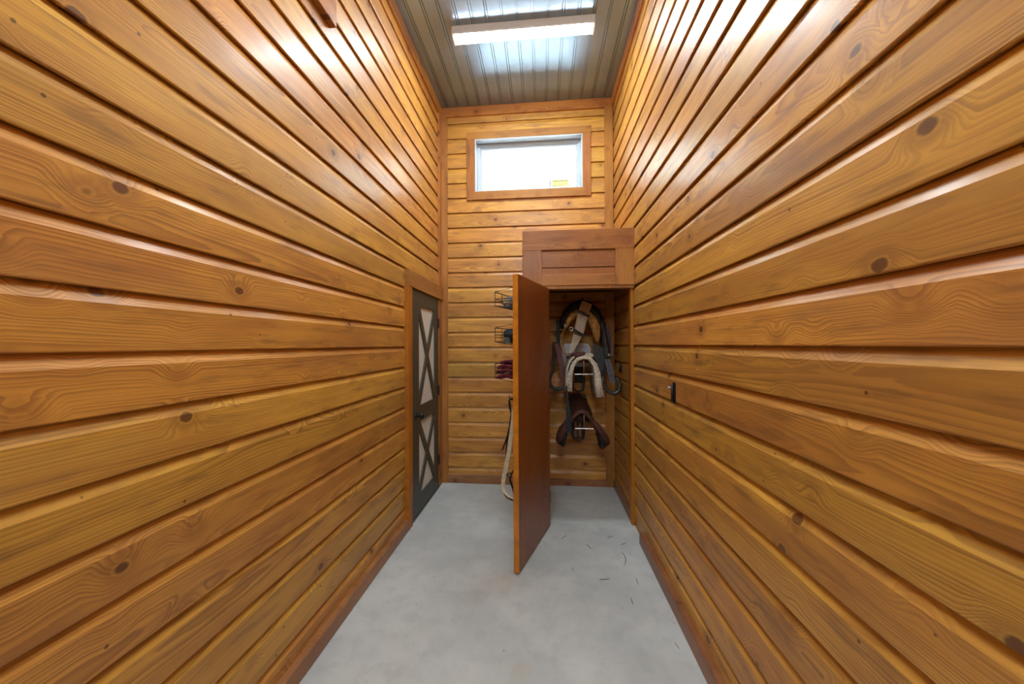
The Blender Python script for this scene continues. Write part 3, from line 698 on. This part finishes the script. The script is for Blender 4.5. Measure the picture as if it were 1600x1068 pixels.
# hook it hangs from
hh = empty('wall_hook', (.40, YB, 1.96)); tag(hh, 'black iron hook on the closet back above the collar', 'hook')
world_part(MB().box((.385, YB-.006, 1.93), (.415, YB, 2.0)), 'hook_plate', 'black', hh)
world_part(MB().tube([(.40, YB, 1.965), (.40, 3.62, 1.975), (.40, 3.56, 1.985), (.40, 3.545, 2.0)], .007, 8), 'hook_arm', 'black', hh)
# ---- string girth in front
gt = empty('string_girth', (.35, 3.5, 1.47)); tag(gt, 'cream string girth hanging in front of the black collar', 'girth')
gp_ = [(.420, 3.535, 1.965), (.395, 3.525, 1.865)]
def gm(a, b, w0, w1, name, mat, th=.012, y=3.52):
    a = Vector((a[0], y, a[1])); b = Vector((b[0], y, b[1])); t = (b-a).normalized(); sd = Vector((t.z, 0, -t.x)); sd = sd if sd.x > 0 else -sd
    mb = MB(); L = (b-a).length; n = 6; rings = []
    for i in range(n+1):
        wv = w0+(w1-w0)*i/n; yy = L*i/n
        rings.append([(-wv, yy, -th/2), (wv, yy, -th/2), (wv, yy, th/2), (-wv, yy, th/2)])
    mb.loft(rings); mw = Matrix(((sd.x, t.x, 0, a.x), (0, 0, 1, a.y), (sd.z, t.z, 0, a.z), (0, 0, 0, 1)))
    return mb.build(name, mat, gt, mw=mw)
gm((.440, 1.950), (.405, 1.862), .052, .052, 'leather_end', 'tan')
gm((.402, 1.852), (.352, 1.640), .052, .046, 'cord_band', 'girth')
gm((.345, 1.625), (.275, 1.455), .042, .016, 'cord_taper', 'girth')
world_part(MB().tube([(.338, 3.508, 1.862), (.395, 3.505, 1.842), (.462, 3.510, 1.808)], .010, 4, flat=.012, side=(0, 0, 1)), 'keeper', 'blackleather', gt)
kp = world_part(MB().tube([(.295, 3.505, 1.690), (.345, 3.500, 1.655), (.415, 3.505, 1.615)], .014, 4, flat=.014, side=(0, 0, 1)), 'keeper', 'blackleather', gt)
world_part(MB().tube([(.280+.018*math.cos(a), 3.500, 1.690+.018*math.sin(a)) for a in [2*math.pi*i/14 for i in range(14)]], .005, 8, closed=True), 'ring', 'chrome', gt, True)
world_part(MB().ell((.412, 3.498, 1.612), (.012, .006, .010), 8, 6), 'buckle', 'steel', gt, True)
# ---- bundle of dark reins at the right
rb = empty('rein_bundle', (.64, 3.6, 1.4)); tag(rb, 'bundle of dark leather reins hanging right of the collar', 'reins')
rr = random.Random(3)
for i in range(12):
    x0 = .588+.0062*i+.004*rr.random(); x1 = .590+.0095*i
    world_part(MB().tube([(x0-.008, 3.64-.006*(i % 7), 1.785-.004*i), (x0+.004, 3.61, 1.66), ((x0+x1)/2+.01*rr.random(), 3.60, 1.56), (x1, 3.59-.006*(i % 3), 1.40+.06*rr.random())], .011, 4, flat=.008, side=(1, .3*(-1)**i, 0)), 'rein', ('blackleather', 'darkbrown', 'blackleather', 'slate', 'purple', 'blackleather', 'darkbrown')[i % 7], rb)
world_part(MB().ell((.652, 3.57, 1.425), (.012, .008, .018), 8, 6), 'tassel', 'fleece', rb, True)
hr = empty('wall_hook', (.62, YB, 1.76)); tag(hr, 'black iron hook on the closet back behind the reins', 'hook')
world_part(MB().box((.605, YB-.006, 1.73), (.635, YB, 1.80)), 'hook_plate', 'black', hr)
world_part(MB().tube([(.62, YB, 1.755), (.615, 3.66, 1.75), (.615, 3.63, 1.76)], .006, 8), 'hook_arm', 'black', hr)

# ---- jumping saddle on the lower rack
es = empty('jumping_saddle', (.375, 3.55, .73)); tag(es, 'dark brown jumping saddle on the lower rack', 'saddle')
rings = []
for j in range(9):
    t = j/8; y = 3.43+.36*t; hw = .075+.055*math.sin(math.pi*min(1, t*.75+.15)); top = .905+.115*t**1.6; lo = top-.10
    rings.append([(.362+hw*math.cos(a), y, lo+(top-lo)*math.sin(a)) for a in [math.pi*i/10 for i in range(11)]]+[(.362-hw*.7, y, lo-.012), (.362+hw*.7, y, lo-.012)])
world_part(MB().loft(rings), 'seat', 'darkbrown', es, True)
world_part(MB().tube([(.275, 3.74, .93), (.29, 3.77, .985), (.362, 3.79, 1.005), (.434, 3.77, .985), (.448, 3.74, .93)], .020, 8), 'cantle', 'darkbrown', es, True)
world_part(MB().tube([(.262, 3.415, .800), (.300, 3.40, .855), (.335, 3.395, .888), (.368, 3.392, .897), (.402, 3.395, .886), (.440, 3.40, .848), (.478, 3.415, .795)], [.018, .020, .021, .021, .021, .020, .018], 10), 'pommel', 'brownleather', es, True)
def flap(pts, name):
    """padded flap seen nearly edge on: ellipse sections (x, z, half thickness, half depth, y)"""
    rg = []
    P = [Vector((p[0], 0, p[1])) for p in pts]
    for i, p in enumerate(pts):
        t = (P[min(len(P)-1, i+1)]-P[max(0, i-1)]).normalized(); q = Vector((-t.z, 0, t.x))
        rg.append([Vector((p[0], p[4], p[1]))+q*p[2]*math.cos(a)+Vector((0, 1, 0))*p[3]*math.sin(a) for a in [2*math.pi*k/14 for k in range(14)]])
    return MB().loft(rg)
fL = [(.318, .866, .016, .05, 3.45), (.275, .810, .026, .09, 3.48), (.228, .748, .031, .13, 3.50), (.190, .688, .036, .15, 3.51), (.170, .628, .045, .14, 3.51), (.168, .582, .045, .10, 3.51), (.170, .552, .024, .04, 3.51)]
fR = [(.422, .866, .016, .05, 3.45), (.468, .806, .027, .09, 3.48), (.515, .742, .033, .13, 3.50), (.560, .682, .040, .15, 3.51), (.586, .622, .051, .14, 3.51), (.592, .572, .051, .10, 3.51), (.590, .538, .026, .04, 3.51)]
world_part(flap(fL, 'f'), 'flap', 'brownleather', es, True); world_part(flap(fR, 'f'), 'flap', 'brownleather', es, True)
def offs(pts, dx, dz, k): return [(p[0]+dx, p[1]+dz, p[2]*k, p[3]*.9, p[4]-.03) for p in pts]
world_part(flap(offs(fL[3:], .020, -.012, .72), 'p'), 'knee_block', 'blackleather', es, True); world_part(flap(offs(fR[3:], -.022, -.014, .72), 'p'), 'knee_block', 'blackleather', es, True)
for s, pts in ((1, fL), (-1, fR)):
    world_part(MB().tube([(p[0]-s*p[2]*.75, p[4]-p[3]*.72, p[1]+.006) for p in pts[1:6]], .006, 8), 'welt', 'purple', es, True)
# leather loop hanging below the rack
lp = empty('leather_loop', (.342, 3.52, .60)); tag(lp, 'brown leather loop hanging under the lower saddle rack', 'girth')
world_part(MB().tube([(.283, 3.50, .80), (.280, 3.50, .66), (.292, 3.50, .612), (.342, 3.50, .592), (.392, 3.50, .612), (.402, 3.50, .66), (.400, 3.50, .80)], .010, 8), 'rim', 'darkbrown', lp, True)
world_part(MB().prism([(.285, .80), (.283, .66), (.296, .615), (.342, .598), (.388, .615), (.399, .66), (.397, .80)], lambda p: (p[0], 3.505, p[1]), lambda p: (p[0], 3.525, p[1])), 'band', 'darkbrown', lp)
for xx in (.318, .362): world_part(MB().tube([(xx, 3.503, .80), (xx, 3.503, .625)], .012, 4, flat=.006, side=(1, 0, 0)), 'billet', 'billet', lp)

# ------------------------------------------------------------------ iron latch plates
def latch(y, z, hgt, label, xface):
    o = empty('latch', (xface, y, z)); tag(o, label, 'latch')
    world_part(MB().box((xface-.006, y-.016, z), (xface, y+.016, z+hgt)), 'latch_plate', 'black', o)
    world_part(MB().tube([(xface-.014, y, z+.010), (xface-.014, y, z+hgt-.012)], .008, 10), 'bolt', 'black', o, True)
    world_part(MB().tube([(xface-.014, y, z+hgt*.76), (xface-.034, y, z+hgt*.76)], .005, 8).ell((xface-.036, y, z+hgt*.76), (.006, .006, .006), 8, 6), 'bolt_knob', 'steel', o, True)
latch(2.13, 1.190, .122, 'black iron bolt latch on the right wall', XR)
latch(3.52, 1.255, .10, 'black iron bolt latch inside the closet on its right side', XR)

# ------------------------------------------------------------------ hay wisps on the floor
WISPS = ['curved dark wisp on the floor nearest the right baseboard corner', 'short dark wisp on the floor in front of the closet', 'short pale wisp on the floor just right of the open door', 'long pale wisp lying across the floor below the closet', 'dark upright wisp on the floor beside the right baseboard', 'brown leaf scrap on the floor beside the right baseboard', 'pale wisp on the floor right below the closet threshold', 'pale wisp on the floor near the closet right jamb', 'pale wisp on the floor closest to the viewer', 'tiny pale wisp on the floor below the open door']
def floor_px(u, v):
    d = (r2*((u-800)/FPX)-u2*((v-534)/FPX)+fw); t = -H/d.z; return Vector((d.x*t, d.y*t, 0))
for i, (a, b, c, mt) in enumerate((((971, 862), (982, 872), (975, 884), 'haydark'), ((916, 850), (921, 855), (924, 858), 'haydark'), ((877, 842), (882, 838), (885, 836), 'hay'),
        ((936, 905), (945, 906), (953, 904), 'hay'), ((985, 934), (988, 939), (989, 945), 'haydark'), ((993, 902), (996, 908), (997, 914), 'hay'),
        ((948, 840), (954, 839), (958, 837), 'hay'), ((970, 851), (974, 850), (978, 848), 'hay'), ((1054, 1003), (1058, 1010), (1062, 1014), 'hay'), ((893, 886), (895, 889), (896, 893), 'hay'))):
    A, B, C = floor_px(*a), floor_px(*b), floor_px(*c)
    path = [A*(1-t)**2+B*2*t*(1-t)+C*t*t+Vector((0, 0, .0025)) for t in [j/6 for j in range(7)]]
    o = A+Vector((0, 0, .0)); mb = MB().tube([p-o for p in path], [.0008, .0016, .002, .002, .002, .0016, .0008], 6)
    tag(mb.build('hay_wisp', mt, None, mw=Matrix.Translation(o)), WISPS[i], 'hay', 'hay wisps on the floor')
